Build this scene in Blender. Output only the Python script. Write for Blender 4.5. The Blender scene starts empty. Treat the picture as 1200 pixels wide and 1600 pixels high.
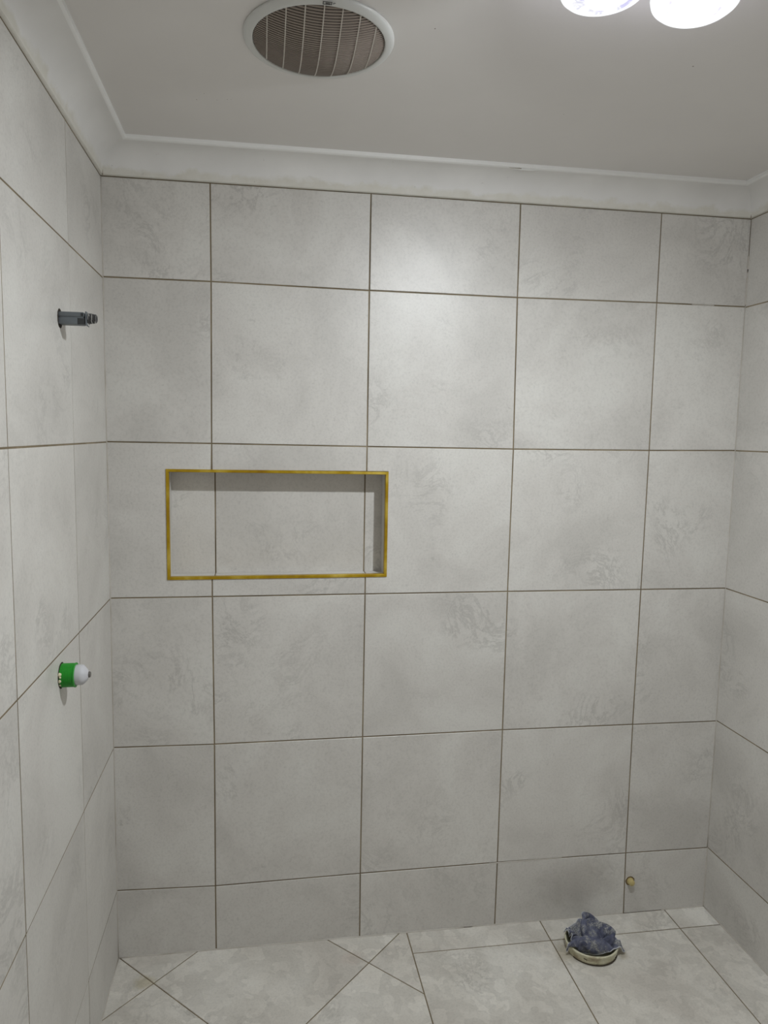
import bpy, bmesh, math, random
from mathutils import Vector, Matrix, noise
random.seed(7)
SC = bpy.context.scene
COL = SC.collection
PI = math.pi

# ------------------------------------------------------------------ camera
cam_d = bpy.data.cameras.new('camera'); cam = bpy.data.objects.new('camera', cam_d); COL.objects.link(cam)
cam.location = (0.1439, -2.1234, 1.3922)
cam.rotation_euler = (1.4644, -0.0160, -0.1482)
cam_d.sensor_fit = 'HORIZONTAL'; cam_d.sensor_width = 36.0
cam_d.lens = 1118.0 / 1200.0 * 36.0
cam_d.shift_x = (600 - 577.7) / 1200.0
cam_d.shift_y = (798.35 - 800) / 1200.0
cam_d.clip_start = 0.01
SC.camera = cam
# ------------------------------------------------------------------ world, exposure, main light
w = bpy.data.worlds.new('world'); SC.world = w; w.use_nodes = True
w.node_tree.nodes['Background'].inputs[0].default_value = (1.0, 0.955, 0.90, 1)
w.node_tree.nodes['Background'].inputs[1].default_value = 0.17
SC.view_settings.view_transform = 'Standard'; SC.view_settings.look = 'None'
SC.view_settings.exposure = 1.04; SC.view_settings.gamma = 1.0
SC.view_settings.use_curve_mapping = False
BULB_CORE_E = 1160.0          # lit core in the face of the right-hand bulb: the room's main light
LEFT_CORE_E = 30.0
LAMP_COL = (0.93, 0.975, 1.0)

# ------------------------------------------------------------------ room numbers (metres)
P = 0.453
XL, XR = -0.2926, 1.6578
ZB, ZT = -0.2162, 2.0828
CH = 0.082
ZC = ZT + CH
YN = -3.2                # wall behind the camera

# ------------------------------------------------------------------ helpers
def link(o): COL.objects.link(o); return o
def thing(name, label, cat, loc=(0, 0, 0), rot=(0, 0, 0), group=None):
    o = link(bpy.data.objects.new(name, None)); o.location = loc; o.rotation_euler = rot
    o.empty_display_size = 0.05
    o['label'] = label; o['category'] = cat
    if group: o['group'] = group
    return o
def obj(name, bm, mats, parent=None, smooth=False, label=None, angle=None):
    me = bpy.data.meshes.new(name)
    bmesh.ops.recalc_face_normals(bm, faces=bm.faces[:]) if smooth != 'keep' else None
    bm.to_mesh(me); bm.free()
    if not isinstance(mats, (list, tuple)): mats = [mats]
    for m in mats: me.materials.append(m)
    if smooth is True:
        for p in me.polygons: p.use_smooth = True
        if angle: me.set_sharp_from_angle(angle=math.radians(angle))
    o = link(bpy.data.objects.new(name, me))
    if parent: o.parent = parent
    if label: o['label'] = label
    return o
def struct(name, bm, mats, **k):
    o = obj(name, bm, mats, **k); o['kind'] = 'structure'; return o

def add_box(bm, c, s, mi=0, bev=0.0):
    r = bmesh.ops.create_cube(bm, size=1.0)
    vs = r['verts']
    for v in vs: v.co = Vector((v.co.x*s[0]+c[0], v.co.y*s[1]+c[1], v.co.z*s[2]+c[2]))
    fs = {f for v in vs for f in v.link_faces}
    for f in fs: f.material_index = mi
    if bev:
        es = list({e for v in vs for e in v.link_edges})
        bmesh.ops.bevel(bm, geom=es, offset=bev, segments=2, affect='EDGES', profile=0.5)
def add_lathe(bm, prof, M=Matrix(), n=48, mi=0, cap0=False, cap1=False, rfun=None):
    """prof: list of (radius, height) revolved about local Z, then M."""
    rings = []
    for k, (r, h) in enumerate(prof):
        if r < 1e-6:
            rings.append([bm.verts.new(M @ Vector((0, 0, h)))])
        else:
            ring = []
            for i in range(n):
                a = 2*PI*i/n
                rr = r*(rfun(a, k) if rfun else 1)
                ring.append(bm.verts.new(M @ Vector((rr*math.cos(a), rr*math.sin(a), h))))
            rings.append(ring)
    for a, b in zip(rings, rings[1:]):
        for i in range(n):
            j = (i+1) % n
            if len(a) == 1 and len(b) == 1: continue
            if len(a) == 1: f = bm.faces.new((a[0], b[j], b[i]))
            elif len(b) == 1: f = bm.faces.new((a[i], a[j], b[0]))
            else: f = bm.faces.new((a[i], a[j], b[j], b[i]))
            f.material_index = mi
    if cap0 and len(rings[0]) > 1: bm.faces.new(rings[0][::-1]).material_index = mi
    if cap1 and len(rings[-1]) > 1: bm.faces.new(rings[-1]).material_index = mi
def add_tube(bm, pts, r, n=8, mi=0):
    """round bar along a polyline, r a number or list."""
    pts = [Vector(p) for p in pts]; rings = []
    up = Vector((0, 0, 1))
    for i, p in enumerate(pts):
        t = (pts[min(i+1, len(pts)-1)] - pts[max(i-1, 0)]).normalized()
        a = t.cross(up)
        if a.length < 0.05: a = t.cross(Vector((1, 0, 0)))
        a.normalize(); b = t.cross(a)
        rr = r[i] if isinstance(r, (list, tuple)) else r
        rings.append([bm.verts.new(p + a*rr*math.cos(2*PI*k/n) + b*rr*math.sin(2*PI*k/n)) for k in range(n)])
    for a, b in zip(rings, rings[1:]):
        for k in range(n):
            bm.faces.new((a[k], a[(k+1) % n], b[(k+1) % n], b[k])).material_index = mi
    bm.faces.new(rings[0]).material_index = mi; bm.faces.new(rings[-1][::-1]).material_index = mi

# ------------------------------------------------------------------ materials
def sr(r, g, b):
    f = lambda c: (c/255/12.92) if c/255 <= 0.04045 else ((c/255+0.055)/1.055)**2.4
    return (f(r), f(g), f(b), 1.0)
class NT:
    def __init__(s, name):
        s.m = bpy.data.materials.new(name); s.m.use_nodes = True
        s.t = s.m.node_tree; s.b = s.t.nodes['Principled BSDF']
    def n(s, typ, ins=None, **props):
        nd = s.t.nodes.new(typ)
        for k, v in props.items(): setattr(nd, k, v)
        for k, v in (ins or {}).items():
            if isinstance(v, bpy.types.NodeSocket): s.t.links.new(v, nd.inputs[k])
            else: nd.inputs[k].default_value = v
        return nd
    def l(s, a, b): s.t.links.new(a, b)
    def ramp(s, fac, stops):
        r = s.n('ShaderNodeValToRGB', {'Fac': fac}); cr = r.color_ramp
        while len(cr.elements) < len(stops): cr.elements.new(0.5)
        for e, (p, c) in zip(cr.elements, stops): e.position = p; e.color = c
        return r.outputs['Color']
    def mix(s, fac, a, b, mode='MIX'):
        m = s.n('ShaderNodeMix', data_type='RGBA', blend_type=mode)
        for k, v in ((0, fac), (6, a), (7, b)):
            if isinstance(v, bpy.types.NodeSocket): s.t.links.new(v, m.inputs[k])
            else: m.inputs[k].default_value = v
        return m.outputs[2]
    def noise(s, vec, scale, detail=4, rough=0.55, dist=0.0):
        return s.n('ShaderNodeTexNoise', {'Vector': vec, 'Scale': scale, 'Detail': detail, 'Roughness': rough, 'Distortion': dist}).outputs['Fac']
    def bump(s, h, strength, dist):
        b = s.n('ShaderNodeBump', {'Height': h, 'Strength': strength, 'Distance': dist}); s.l(b.outputs['Normal'], s.b.inputs['Normal'])
    def pos(s):
        return s.n('ShaderNodeTexCoord').outputs['Object']
G = lambda v: (v, v, v, 1)

def tile_mat(name, base, dark, light, rough, blotch=0.0, spec=0.5, marks=()):
    q = NT(name)
    off = q.n('ShaderNodeAttribute', attribute_name='tile_off').outputs['Vector']
    v = q.n('ShaderNodeVectorMath', {0: q.pos(), 1: off}, operation='ADD').outputs[0]
    soft = q.noise(v, 3.2, 5, 0.6, 0.6)
    c = q.ramp(soft, [(0.36, dark), (0.5, base), (0.66, light)])
    # slightly darker wispy veins
    vn = q.noise(v, 6.5, 9, 0.72, 1.4)
    vein = q.ramp(vn, [(0.462, G(0)), (0.497, G(1)), (0.505, G(1)), (0.54, G(0))])
    msk = q.ramp(q.noise(v, 4.0, 3, 0.5), [(0.53, G(0)), (0.66, G(1))])
    vm = q.n('ShaderNodeMath', {0: vein, 1: msk}, operation='MULTIPLY').outputs[0]
    vm = q.n('ShaderNodeMath', {0: vm, 1: 0.42 if not blotch else 0.46}, operation='MULTIPLY').outputs[0]
    c = q.mix(vm, c, tuple(x*0.62 for x in dark[:3]) + (1,))
    # fine sandy grain
    gr = q.noise(v, 150, 3, 0.7)
    c = q.mix(1.0, c, q.ramp(gr, [(0.32, G(0.90)), (0.5, G(1.0)), (0.7, G(1.03))]), 'MULTIPLY')
    fl = q.noise(v, 48, 4, 0.7, 0.5)
    c = q.mix(1.0, c, q.ramp(fl, [(0.28, G(0.88)), (0.38, G(1.0))]), 'MULTIPLY')
    if blotch:
        vo = q.n('ShaderNodeTexVoronoi', {'Vector': q.n('ShaderNodeVectorMath', {0: v, 1: q.n('ShaderNodeTexNoise', {'Vector': v, 'Scale': 7.0, 'Detail': 3}).outputs['Color']}, operation='ADD').outputs[0], 'Scale': 9.0, 'Randomness': 1.0})
        cell = q.ramp(vo.outputs['Color'], [(0.30, G(0.91)), (0.55, G(1.0)), (0.85, G(1.09))])
        c = q.mix(blotch, c, cell, 'MULTIPLY')
    for cen, inv, dark_c in marks:     # stains and darker patches with a soft, ragged outline
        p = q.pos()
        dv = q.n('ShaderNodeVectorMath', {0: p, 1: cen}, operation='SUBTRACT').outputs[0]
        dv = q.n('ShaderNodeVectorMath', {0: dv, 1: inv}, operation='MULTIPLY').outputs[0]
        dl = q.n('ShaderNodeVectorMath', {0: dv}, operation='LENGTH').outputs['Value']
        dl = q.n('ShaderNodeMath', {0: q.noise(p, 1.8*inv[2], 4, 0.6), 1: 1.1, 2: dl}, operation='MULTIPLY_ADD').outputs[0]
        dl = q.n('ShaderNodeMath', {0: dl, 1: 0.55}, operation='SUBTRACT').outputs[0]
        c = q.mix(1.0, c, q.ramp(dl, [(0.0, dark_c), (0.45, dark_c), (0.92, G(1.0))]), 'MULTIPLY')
    shade = q.n('ShaderNodeAttribute', attribute_name='tile_tone').outputs['Color']
    c = q.mix(1.0, c, shade, 'MULTIPLY')
    q.l(c, q.b.inputs['Base Color'])
    q.b.inputs['Specular IOR Level'].default_value = spec
    r = q.ramp(q.noise(v, 30, 4, 0.6), [(0.3, G(rough-0.012)), (0.7, G(rough+0.015))])
    q.l(r, q.b.inputs['Roughness'])
    q.bump(q.noise(v, 130, 4, 0.6), 0.10, 0.001)
    return q.m
M_WT = tile_mat('wall_tile', sr(204, 201, 196), sr(195, 192, 187), sr(211, 209, 204), 0.415, spec=0.80, marks=(((1.20, 0.0, -0.085), (5.5, 9.0, 9.5), (0.86, 0.85, 0.84, 1)),))
M_FT = tile_mat('floor_tile', sr(206, 202, 194), sr(193, 188, 180), sr(216, 213, 206), 0.42, blotch=0.8, marks=(((-0.200, -0.110, ZB), (22, 30, 22), (0.84, 0.81, 0.70, 1)), ((1.100, -0.155, ZB), (16, 16, 16), (0.74, 0.71, 0.64, 1)), ((1.262, -0.175, ZB), (40, 26, 26), (0.76, 0.73, 0.66, 1)), ((0.42, -0.09, ZB), (20, 26, 20), (0.97, 0.93, 0.92, 1))))  # olive stain at a joint crossing, plain darker patches beside the tub

def grout_mat():
    q = NT('grout'); p = q.pos()
    c = q.ramp(q.noise(p, 5.0, 4, 0.6, 0.3), [(0.30, sr(100, 88, 69)), (0.52, sr(124, 111, 88)), (0.72, sr(154, 141, 117))])
    q.l(c, q.b.inputs['Base Color']); q.b.inputs['Roughness'].default_value = 0.9
    q.bump(q.noise(p, 400, 3, 0.6), 0.5, 0.001); return q.m
M_GR = grout_mat()
def caulk_mat():
    q = NT('silicone'); p = q.pos()
    c = q.ramp(q.noise(p, 9, 3, 0.6), [(0.35, sr(172, 165, 154)), (0.65, sr(198, 193, 186))])
    q.l(c, q.b.inputs['Base Color']); q.b.inputs['Roughness'].default_value = 0.35; return q.m
M_CK = caulk_mat()
def plain(name, col, rough=0.5, metal=0.0, spec=0.5, var=0.06, scale=20, bump=0.0):
    q = NT(name); p = q.pos()
    c = q.ramp(q.noise(p, scale, 4, 0.6), [(0.3, tuple(x*(1-var) for x in col[:3])+(1,)), (0.7, tuple(min(1, x*(1+var)) for x in col[:3])+(1,))])
    q.l(c, q.b.inputs['Base Color'])
    q.b.inputs['Roughness'].default_value = rough; q.b.inputs['Metallic'].default_value = metal
    q.b.inputs['Specular IOR Level'].default_value = spec
    if bump: q.bump(q.noise(p, scale*6, 4, 0.6), bump, 0.001)
    return q.m
M_CEIL = plain('ceiling_paint', sr(222, 219, 216), 0.38, var=0.02, scale=3, bump=0.03)
M_SPECK = plain('brown_speck', sr(110, 98, 84), 0.8)
M_LIP = plain('cornice_white', sr(238, 238, 236), 0.5, var=0.01)
def cornice_mat():
    q = NT('cornice_plaster'); p = q.pos()
    sep = q.n('ShaderNodeSeparateXYZ', {0: p}).outputs
    # damp beige stain with a wavy upper edge along the foot of the cornice
    wav = q.noise(p, 11, 5, 0.62, 0.4)
    wv = q.n('ShaderNodeMath', {0: wav, 1: 0.066, 2: -0.010}, operation='MULTIPLY_ADD').outputs[0]
    up = q.n('ShaderNodeMath', {0: sep[2], 1: ZT}, operation='SUBTRACT').outputs[0]
    d = q.n('ShaderNodeMath', {0: wv, 1: up}, operation='SUBTRACT').outputs[0]
    k = q.n('ShaderNodeMapRange', {'Value': d, 'From Min': -0.003, 'From Max': 0.009}).outputs[0]
    stain = q.ramp(q.noise(p, 26, 4, 0.6), [(0.3, sr(213, 210, 200)), (0.7, sr(222, 220, 213))])
    white = q.ramp(q.noise(p, 6, 3, 0.5), [(0.3, sr(222, 221, 219)), (0.7, sr(232, 231, 229))])
    c = q.mix(k, white, stain)
    sc = q.ramp(q.noise(p, 70, 5, 0.7), [(0.24, G(0.72)), (0.33, G(1))])
    c = q.mix(1.0, c, sc, 'MULTIPLY')
    q.l(c, q.b.inputs['Base Color']); q.b.inputs['Roughness'].default_value = 0.55
    q.bump(q.noise(p, 60, 4, 0.6), 0.15, 0.001); return q.m
M_COR = cornice_mat()
def brass_mat():
    q = NT('brass_trim'); p = q.pos()
    s = q.noise(p, 9, 4, 0.65, 0.3)
    c = q.ramp(s, [(0.30, sr(150, 112, 14)), (0.5, sr(182, 150, 24)), (0.70, sr(212, 186, 84))])
    q.l(c, q.b.inputs['Base Color']); q.b.inputs['Metallic'].default_value = 0.55
    q.l(q.ramp(s, [(0.3, G(0.30)), (0.7, G(0.48))]), q.b.inputs['Roughness'])
    return q.m
M_BR = brass_mat()
def emis(name, col, st, body=(0.03, 0.03, 0.035, 1), crinkle=0.0):
    q = NT(name); q.b.inputs['Base Color'].default_value = body
    q.b.inputs['Roughness'].default_value = 0.15
    q.b.inputs['Emission Color'].default_value = col
    q.b.inputs['Emission Strength'].default_value = st
    if crinkle:
        f = q.noise(q.pos(), 22, 2, 0.5, 1.5)
        q.l(q.ramp(f, [(0.38, (0.62, 0.60, 0.86, 1)), (0.47, (0.95, 0.95, 1, 1)), (0.53, (0.66, 0.66, 0.78, 1)), (0.60, (1, 1, 1, 1))]), q.b.inputs['Emission Color'])
        q.bump(f, 0.6, 0.004)
    return q.m
M_CORE = emis('bulb_core_lit', LAMP_COL + (1,), BULB_CORE_E)
M_CORE2 = emis('bulb_core_faint', LAMP_COL + (1,), LEFT_CORE_E)
M_BULBRIM = emis('bulb_frosted_glass_lit', (0.93, 0.96, 1, 1), 0.56)
M_BULBBACK = emis('bulb_reflector_glow', (0.86, 0.86, 1, 1), 4.0)
M_BULBFACE = emis('bulb_clear_glass_lit', (0.9, 0.9, 1, 1), 0.50, crinkle=1)
M_PLAST = plain('white_plastic', sr(205, 206, 203), 0.28, var=0.01)

# ------------------------------------------------------------------ tiled surfaces
def tone_layers(bm):
    return bm.faces.layers.float_vector.new('tile_off'), bm.faces.layers.float_vector.new('tile_tone')
def inset(poly, d):
    """offset a simple CCW polygon inwards by d (per-edge list allowed)."""
    n = len(poly); out = []
    D = d if isinstance(d, (list, tuple)) else [d]*n
    for i in range(n):
        a, b, c = Vector(poly[i-1]), Vector(poly[i]), Vector(poly[(i+1) % n])
        e1 = (b-a).normalized(); e2 = (c-b).normalized()
        n1 = Vector((-e1.y, e1.x)); n2 = Vector((-e2.y, e2.x))
        d1, d2 = D[i-1], D[i]
        det = e1.x*e2.y - e1.y*e2.x
        p1 = b + n1*d1; p2 = b + n2*d2
        if abs(det) < 1e-4: out.append(p1)
        else:
            t = ((p2.x-p1.x)*e2.y - (p2.y-p1.y)*e2.x)/det
            out.append(p1 + e1*t)
    return out
def area(poly): return 0.5*sum(a[0]*b[1]-b[0]*a[1] for a, b in zip(poly, poly[1:]+poly[:1]))
def add_tile(bm, lay, poly, to3, gap=0.0038, depth=0.0018, bev=0.0010, tilt=(0, 0), tone=None, mi=0, edge=None):
    """one tile: to3(u, v, h) maps the plane to the room, h = height out of the surface."""
    poly = [Vector(p) for p in poly]
    if area(poly) < 0: poly = poly[::-1]
    if abs(area(poly)) < 2e-5: return
    g = edge(poly, gap/2) if edge else gap/2
    cx = sum(p.x for p in poly)/len(poly); cy = sum(p.y for p in poly)/len(poly)
    rise = max(0.0, max(abs(tilt[0]*(p.x-cx) + tilt[1]*(p.y-cy)) for p in poly) - depth*0.45)
    h = lambda p: tilt[0]*(p.x-cx) + tilt[1]*(p.y-cy) + rise
    gp = [x+bev for x in g] if isinstance(g, list) else g+bev
    r0 = inset(poly, g); r2 = inset(poly, gp)
    v0 = [bm.verts.new(to3(p.x, p.y, -depth-0.004)) for p in r0]
    v1 = [bm.verts.new(to3(p.x, p.y, h(p)-bev*0.8)) for p in r0]
    v2 = [bm.verts.new(to3(p.x, p.y, h(p))) for p in r2]
    off = Vector((random.uniform(-50, 50), random.uniform(-50, 50), random.uniform(-50, 50)))
    tn = tone if tone else random.uniform(0.975, 1.02)
    fs = [bm.faces.new(v2)]
    n = len(poly)
    for i in range(n):
        j = (i+1) % n
        fs.append(bm.faces.new((v0[i], v0[j], v1[j], v1[i]))); fs.append(bm.faces.new((v1[i], v1[j], v2[j], v2[i])))
    for f in fs: f.material_index = mi; f[lay[0]] = off; f[lay[1]] = (tn, tn, tn*0.998)
def clip(poly, a, b, c):
    """keep the side a*x+b*y<=c."""
    out = []
    for i in range(len(poly)):
        p, q = poly[i], poly[(i+1) % len(poly)]
        dp, dq = a*p[0]+b*p[1]-c, a*q[0]+b*q[1]-c
        if dp <= 0: out.append(p)
        if (dp < 0) != (dq < 0) and abs(dp-dq) > 1e-9:
            t = dp/(dp-dq); out.append((p[0]+t*(q[0]-p[0]), p[1]+t*(q[1]-p[1])))
    return out
def quadface(bm, pts, mi):
    f = bm.faces.new([bm.verts.new(p) for p in pts]); f.material_index = mi; return f

# back wall: every joint crossing at its own place (u = x, v = z)
NX0, NX1, NZ0, NZ1, ND = -0.1300, 0.5190, 0.9605, 1.2825, 0.070     # niche opening
US = [XL-0.0012, 0.0, P, 2*P, 3*P, XR+0.0012]
ROWS = [  # z of each joint row at the six column lines
    [ZB-0.0017, ZB-0.0017, ZB-0.0017, ZB-0.0017, ZB-0.0017, ZB-0.0017],
    [0.0040, -0.0050, 0.000, 0.0025, 0.001, -0.002],
    [0.4565, 0.4520, 0.453, 0.4545, 0.452, 0.4500],
    [0.9080, 0.9075, 0.9075, 0.9077, 0.9065, 0.906],
    [1.3600, 1.3590, 1.3562, 1.3545, 1.356, 1.3595],
    [1.8145, 1.8150, 1.8105, 1.8100, 1.8135, 1.8137],
    [ZT-0.0005]*6]
COLS = [  # x of each column line at the seven rows
    [US[0]]*7,
    [0.0015, 0.0005, 0.0005, -0.0025, -0.0013, 0.0005, 0.0],
    [0.4540, 0.4530, 0.4535, 0.4542, 0.4535, 0.4530, 0.4535],
    [0.9060, 0.9070, 0.9080, 0.9078, 0.9095, 0.9045, 0.9040],
    [1.3618, 1.3580, 1.3565, 1.3583, 1.3593, 1.3565, 1.3560],
    [US[5]]*7]
def back3(u, v, h): return Vector((u, -h, v))
bm = bmesh.new(); lay = tone_layers(bm)
def bedge(poly, g):
    out = []
    for i in range(len(poly)):
        a, b = poly[i], poly[(i+1) % len(poly)]
        onn = (abs(a.x-b.x) < 1e-6 and (abs(a.x-NX0) < 1e-6 or abs(a.x-NX1) < 1e-6)) or (abs(a.y-b.y) < 1e-6 and (abs(a.y-NZ0) < 1e-6 or abs(a.y-NZ1) < 1e-6))
        out.append(0.0002 if onn else g)
    return out
tones = {}
for r in range(6):
    for c in range(5):
        q = [(COLS[c][r], ROWS[r][c]), (COLS[c+1][r], ROWS[r][c+1]), (COLS[c+1][r+1], ROWS[r+1][c+1]), (COLS[c][r+1], ROWS[r+1][c])]
        tilt = (random.uniform(-0.002, 0.002), random.uniform(-0.002, 0.002))
        if r == 3 and c == 0:
            q = [q[0], q[1], (COLS[1][3], NZ0), (NX0, NZ0), (NX0, NZ1), (COLS[1][3], NZ1), q[2], q[3]]; tilt = (0, 0)
            add_tile(bm, lay, q, back3, edge=bedge)
        elif r == 3 and c == 1:
            add_tile(bm, lay, [q[0], q[1], (q[1][0], NZ0), (q[0][0], NZ0)], back3, edge=bedge)
            add_tile(bm, lay, [(q[3][0], NZ1), (q[2][0], NZ1), q[2], q[3]], back3, edge=bedge)
        elif r == 3 and c == 2:
            q = [q[0], q[1], q[2], q[3], (q[3][0], NZ1), (NX1, NZ1), (NX1, NZ0), (q[0][0], NZ0)]
            add_tile(bm, lay, q, back3, edge=bedge)
        else:
            if (r, c) == (5, 2): tilt = (-0.006, -0.003)
            if (r, c) == (4, 2): tilt = (-0.004, 0.000)
            if (r, c) == (5, 1): tilt = (0.004, 0.002)
            add_tile(bm, lay, q, back3, tilt=tilt)
# grout bed around the niche
gy = 0.0018
for (a, b, c, d) in ((XL, XR, ZB, NZ0), (XL, XR, NZ1, ZC), (XL, NX0, NZ0, NZ1), (NX1, XR, NZ0, NZ1)):
    quadface(bm, [(a, gy, c), (b, gy, c), (b, gy, d), (a, gy, d)], 1)
# niche: back, ledge, head and two cheeks, tiled
njx = (0.0035, 0.4590)
def nplane(a, b): return None
def nb(u, v, h): return Vector((u, ND-h, v))
xs = [NX0-0.001, njx[0], njx[1], NX1+0.001]
for a, b in zip(xs, xs[1:]):
    add_tile(bm, lay, [(a, NZ0-0.001), (b, NZ0-0.001), (b, NZ1+0.001), (a, NZ1+0.001)], nb)
    add_tile(bm, lay, [(a, 0.003), (b, 0.003), (b, ND+0.001), (a, ND+0.001)], lambda u, v, h: Vector((u, v, NZ0+0.006+h)), gap=0.003)
    add_tile(bm, lay, [(a, 0.003), (b, 0.003), (b, ND+0.001), (a, ND+0.001)], lambda u, v, h: Vector((u, v, NZ1-0.006-h)), gap=0.003)
add_tile(bm, lay, [(0.003, NZ0), (ND, NZ0), (ND, NZ1), (0.003, NZ1)], lambda u, v, h: Vector((NX0+0.006+h, u, v)), gap=0.001)
add_tile(bm, lay, [(0.003, NZ0), (ND, NZ0), (ND, NZ1), (0.003, NZ1)], lambda u, v, h: Vector((NX1-0.006-h, u, v)), gap=0.001)
quadface(bm, [(NX0, ND+gy, NZ0), (NX1, ND+gy, NZ0), (NX1, ND+gy, NZ1), (NX0, ND+gy, NZ1)], 1)
quadface(bm, [(NX0, gy, NZ0+0.004), (NX1, gy, NZ0+0.004), (NX1, ND+gy, NZ0+0.004), (NX0, ND+gy, NZ0+0.004)], 1)
quadface(bm, [(NX0, gy, NZ1-0.004), (NX1, gy, NZ1-0.004), (NX1, ND+gy, NZ1-0.004), (NX0, ND+gy, NZ1-0.004)], 1)
for x in (NX0, NX1):
    quadface(bm, [(x, gy, NZ0), (x, ND+gy, NZ0), (x, ND+gy, NZ1), (x, gy, NZ1)], 1)
struct('wall_back', bm, [M_WT, M_GR])

# side walls (u = y, v = z)
ZR = [ZB-0.0017, 0.0, P, 2*P, 3*P, 4*P, ZT-0.0005]
def side(name, x, sgn, ys):
    bm = bmesh.new(); lay = tone_layers(bm)
    f3 = lambda u, v, h: Vector((x+sgn*h, u, v))
    for a, b in zip(ys[1:], ys):
        for c, d in zip(ZR, ZR[1:]):
            j = [random.uniform(-0.0012, 0.0012) for _ in range(2)]
            add_tile(bm, lay, [(a, c), (b, c), (b, d), (a, d)], f3, gap=0.0040, depth=0.0003, bev=0.0003, tilt=(random.uniform(-.0012, .0012), random.uniform(-.0012, .0012)))
    g = x - sgn*0.0004
    quadface(bm, [(g, 0.004, ZB-0.01), (g, YN, ZB-0.01), (g, YN, ZC+0.01), (g, 0.004, ZC+0.01)], 1)
    return struct(name, bm, [M_WT, M_GR])
LY = [0.0012, -0.356, -0.798]; LY += [LY[-1]-P*k for k in range(1, 6)] + [YN]
RY = [0.0012, -0.440]; RY += [RY[-1]-P*k for k in range(1, 7)] + [YN]
side('wall_left', XL, 1, LY); side('wall_right', XR, -1, RY)

# floor (u = x, v = y): diagonal-cut shower floor on the left, square tiles on the right
FX = 0.6085
bm = bmesh.new(); lay = tone_layers(bm)
f3 = lambda u, v, h: Vector((u, v, ZB+h))
A = Vector((-0.171, -0.117)); D = 0.6375
e1 = Vector((D/2, -D/2)); e2 = Vector((-D/2, -D/2))      # from a node down-right / down-left
rowf = lambda x: -0.094
for i in range(-8, 9):
    for j in range(-8, 9):
        o = A + e1*i + e2*j
        q = [tuple(o), tuple(o+e2), tuple(o+e1+e2), tuple(o+e1)]
        q = clip(q, 1, 0, FX); q = clip(q, -1, 0, -(XL-0.001)) if q else q
        q = clip(q, 0, 1, 0.001) if q else q
        q = clip(q, 0, -1, -YN) if q else q
        if len(q) >= 3: add_tile(bm, lay, q, f3, gap=0.0034)
fx = [FX, 1.0625, 1.512, XR+0.001]; fy = [0.001, -0.094] + [-0.094-P*k for k in range(1, 7)] + [YN]
for a, b in zip(fx, fx[1:]):
    for c, d in zip(fy[1:], fy):
        add_tile(bm, lay, [(a, c), (b, c), (b, d), (a, d)], f3, gap=0.0036)
quadface(bm, [(XL-.01, YN, ZB-gy), (XR+.01, YN, ZB-gy), (XR+.01, 0.01, ZB-gy), (XL-.01, 0.01, ZB-gy)], 1)
struct('floor', bm, [M_FT, M_GR])

# ceiling
bm = bmesh.new()
quadface(bm, [(XL-.02, YN, ZC), (XR+.02, YN, ZC), (XR+.02, 0.02, ZC), (XL-.02, 0.02, ZC)], 0)
for (x, y, r) in ((-0.008, -0.315, .0011), (0.012, -0.349, .0008), (0.039, -0.322, .0009), (0.063, -0.329, .001), (0.072, -0.33, .0008), (1.03, -0.66, .0016), (0.47, -0.70, .0014), (0.86, -.40, .0008)):
    bmesh.ops.create_circle(bm, cap_ends=True, segments=10, radius=r, matrix=Matrix.Translation((x, y, ZC-0.0004)))
for f in bm.faces[1:] if False else list(bm.faces):
    f.material_index = 0 if f.calc_area() > 0.1 else 1
struct('ceiling', bm, [M_CEIL, M_SPECK])

# cornices: scotia profile (distance from wall, z)
prof = [(0.0, ZT), (0.0050, ZT+0.0002), (0.0075, ZT+0.002)]
R0 = 0.068
for k in range(0, 13):
    a = PI/2*k/12
    prof.append((0.0745 - R0*math.cos(a)*0.985, ZT+0.005 + (CH-0.017)*math.sin(a)))
prof += [(0.0775, ZC-0.0115), (0.0795, ZC-0.0105), (0.0815, ZC-0.009), (0.0820, ZC)]
nP = len(prof)
def cornice(name, kind):
    bm = bmesh.new()
    ya = YN+0.001
    def line(d, z):
        if kind == 'back': return (XL+d, -d, z), (XR-d, -d, z)
        if kind == 'left': return (XL+d, -d, z), (XL+d, ya, z)
        return (XR-d, -d, z), (XR-d, ya, z)
    N = 24; rows = []
    for d, z in prof:
        a, b = map(Vector, line(d, z)); rows.append([bm.verts.new(a.lerp(b, k/N)) for k in range(N+1)])
    for i, (r, s) in enumerate(zip(rows, rows[1:])):
        for k in range(N):
            f = bm.faces.new((r[k], r[k+1], s[k+1], s[k])); f.material_index = 1 if i >= nP-5 else 0
            f.smooth = 2 <= i < nP-5
    if kind == 'back':      # split plaster at the left corner foot, chip on the lip
        add_tube(bm, [(XL+0.007, -0.0075, ZT+0.0), (XL+0.0072, -0.0080, ZT+0.008), (XL+0.0078, -0.0085, ZT+0.016)], [0.0016, 0.0012, 0.0003], mi=2)
        add_tube(bm, [(0.845, -0.0765, ZC-0.0125), (0.875, -0.0755, ZC-0.0140), (0.905, -0.0760, ZC-0.0135), (0.93, -0.0765, ZC-0.0125)], [0.0004, 0.0022, 0.0018, 0.0004], mi=1)
        add_tube(bm, [(0.838, -0.078, ZC-0.0119), (0.874, -0.0775, ZC-0.0122)], [0.0003, 0.0009], mi=2)
        add_tube(bm, [(XR-0.0075, -0.0080, ZT+0.0), (XR-0.0078, -0.0085, ZT+0.009)], [0.0014, 0.0003], mi=2)
    o = struct(name, bm, [M_COR, M_LIP, M_GR], smooth='keep')
    o.data.set_sharp_from_angle(angle=math.radians(40))
    return o
cornice('trim_1', 'back'); cornice('trim_2', 'left'); cornice('trim_3', 'right')

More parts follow.
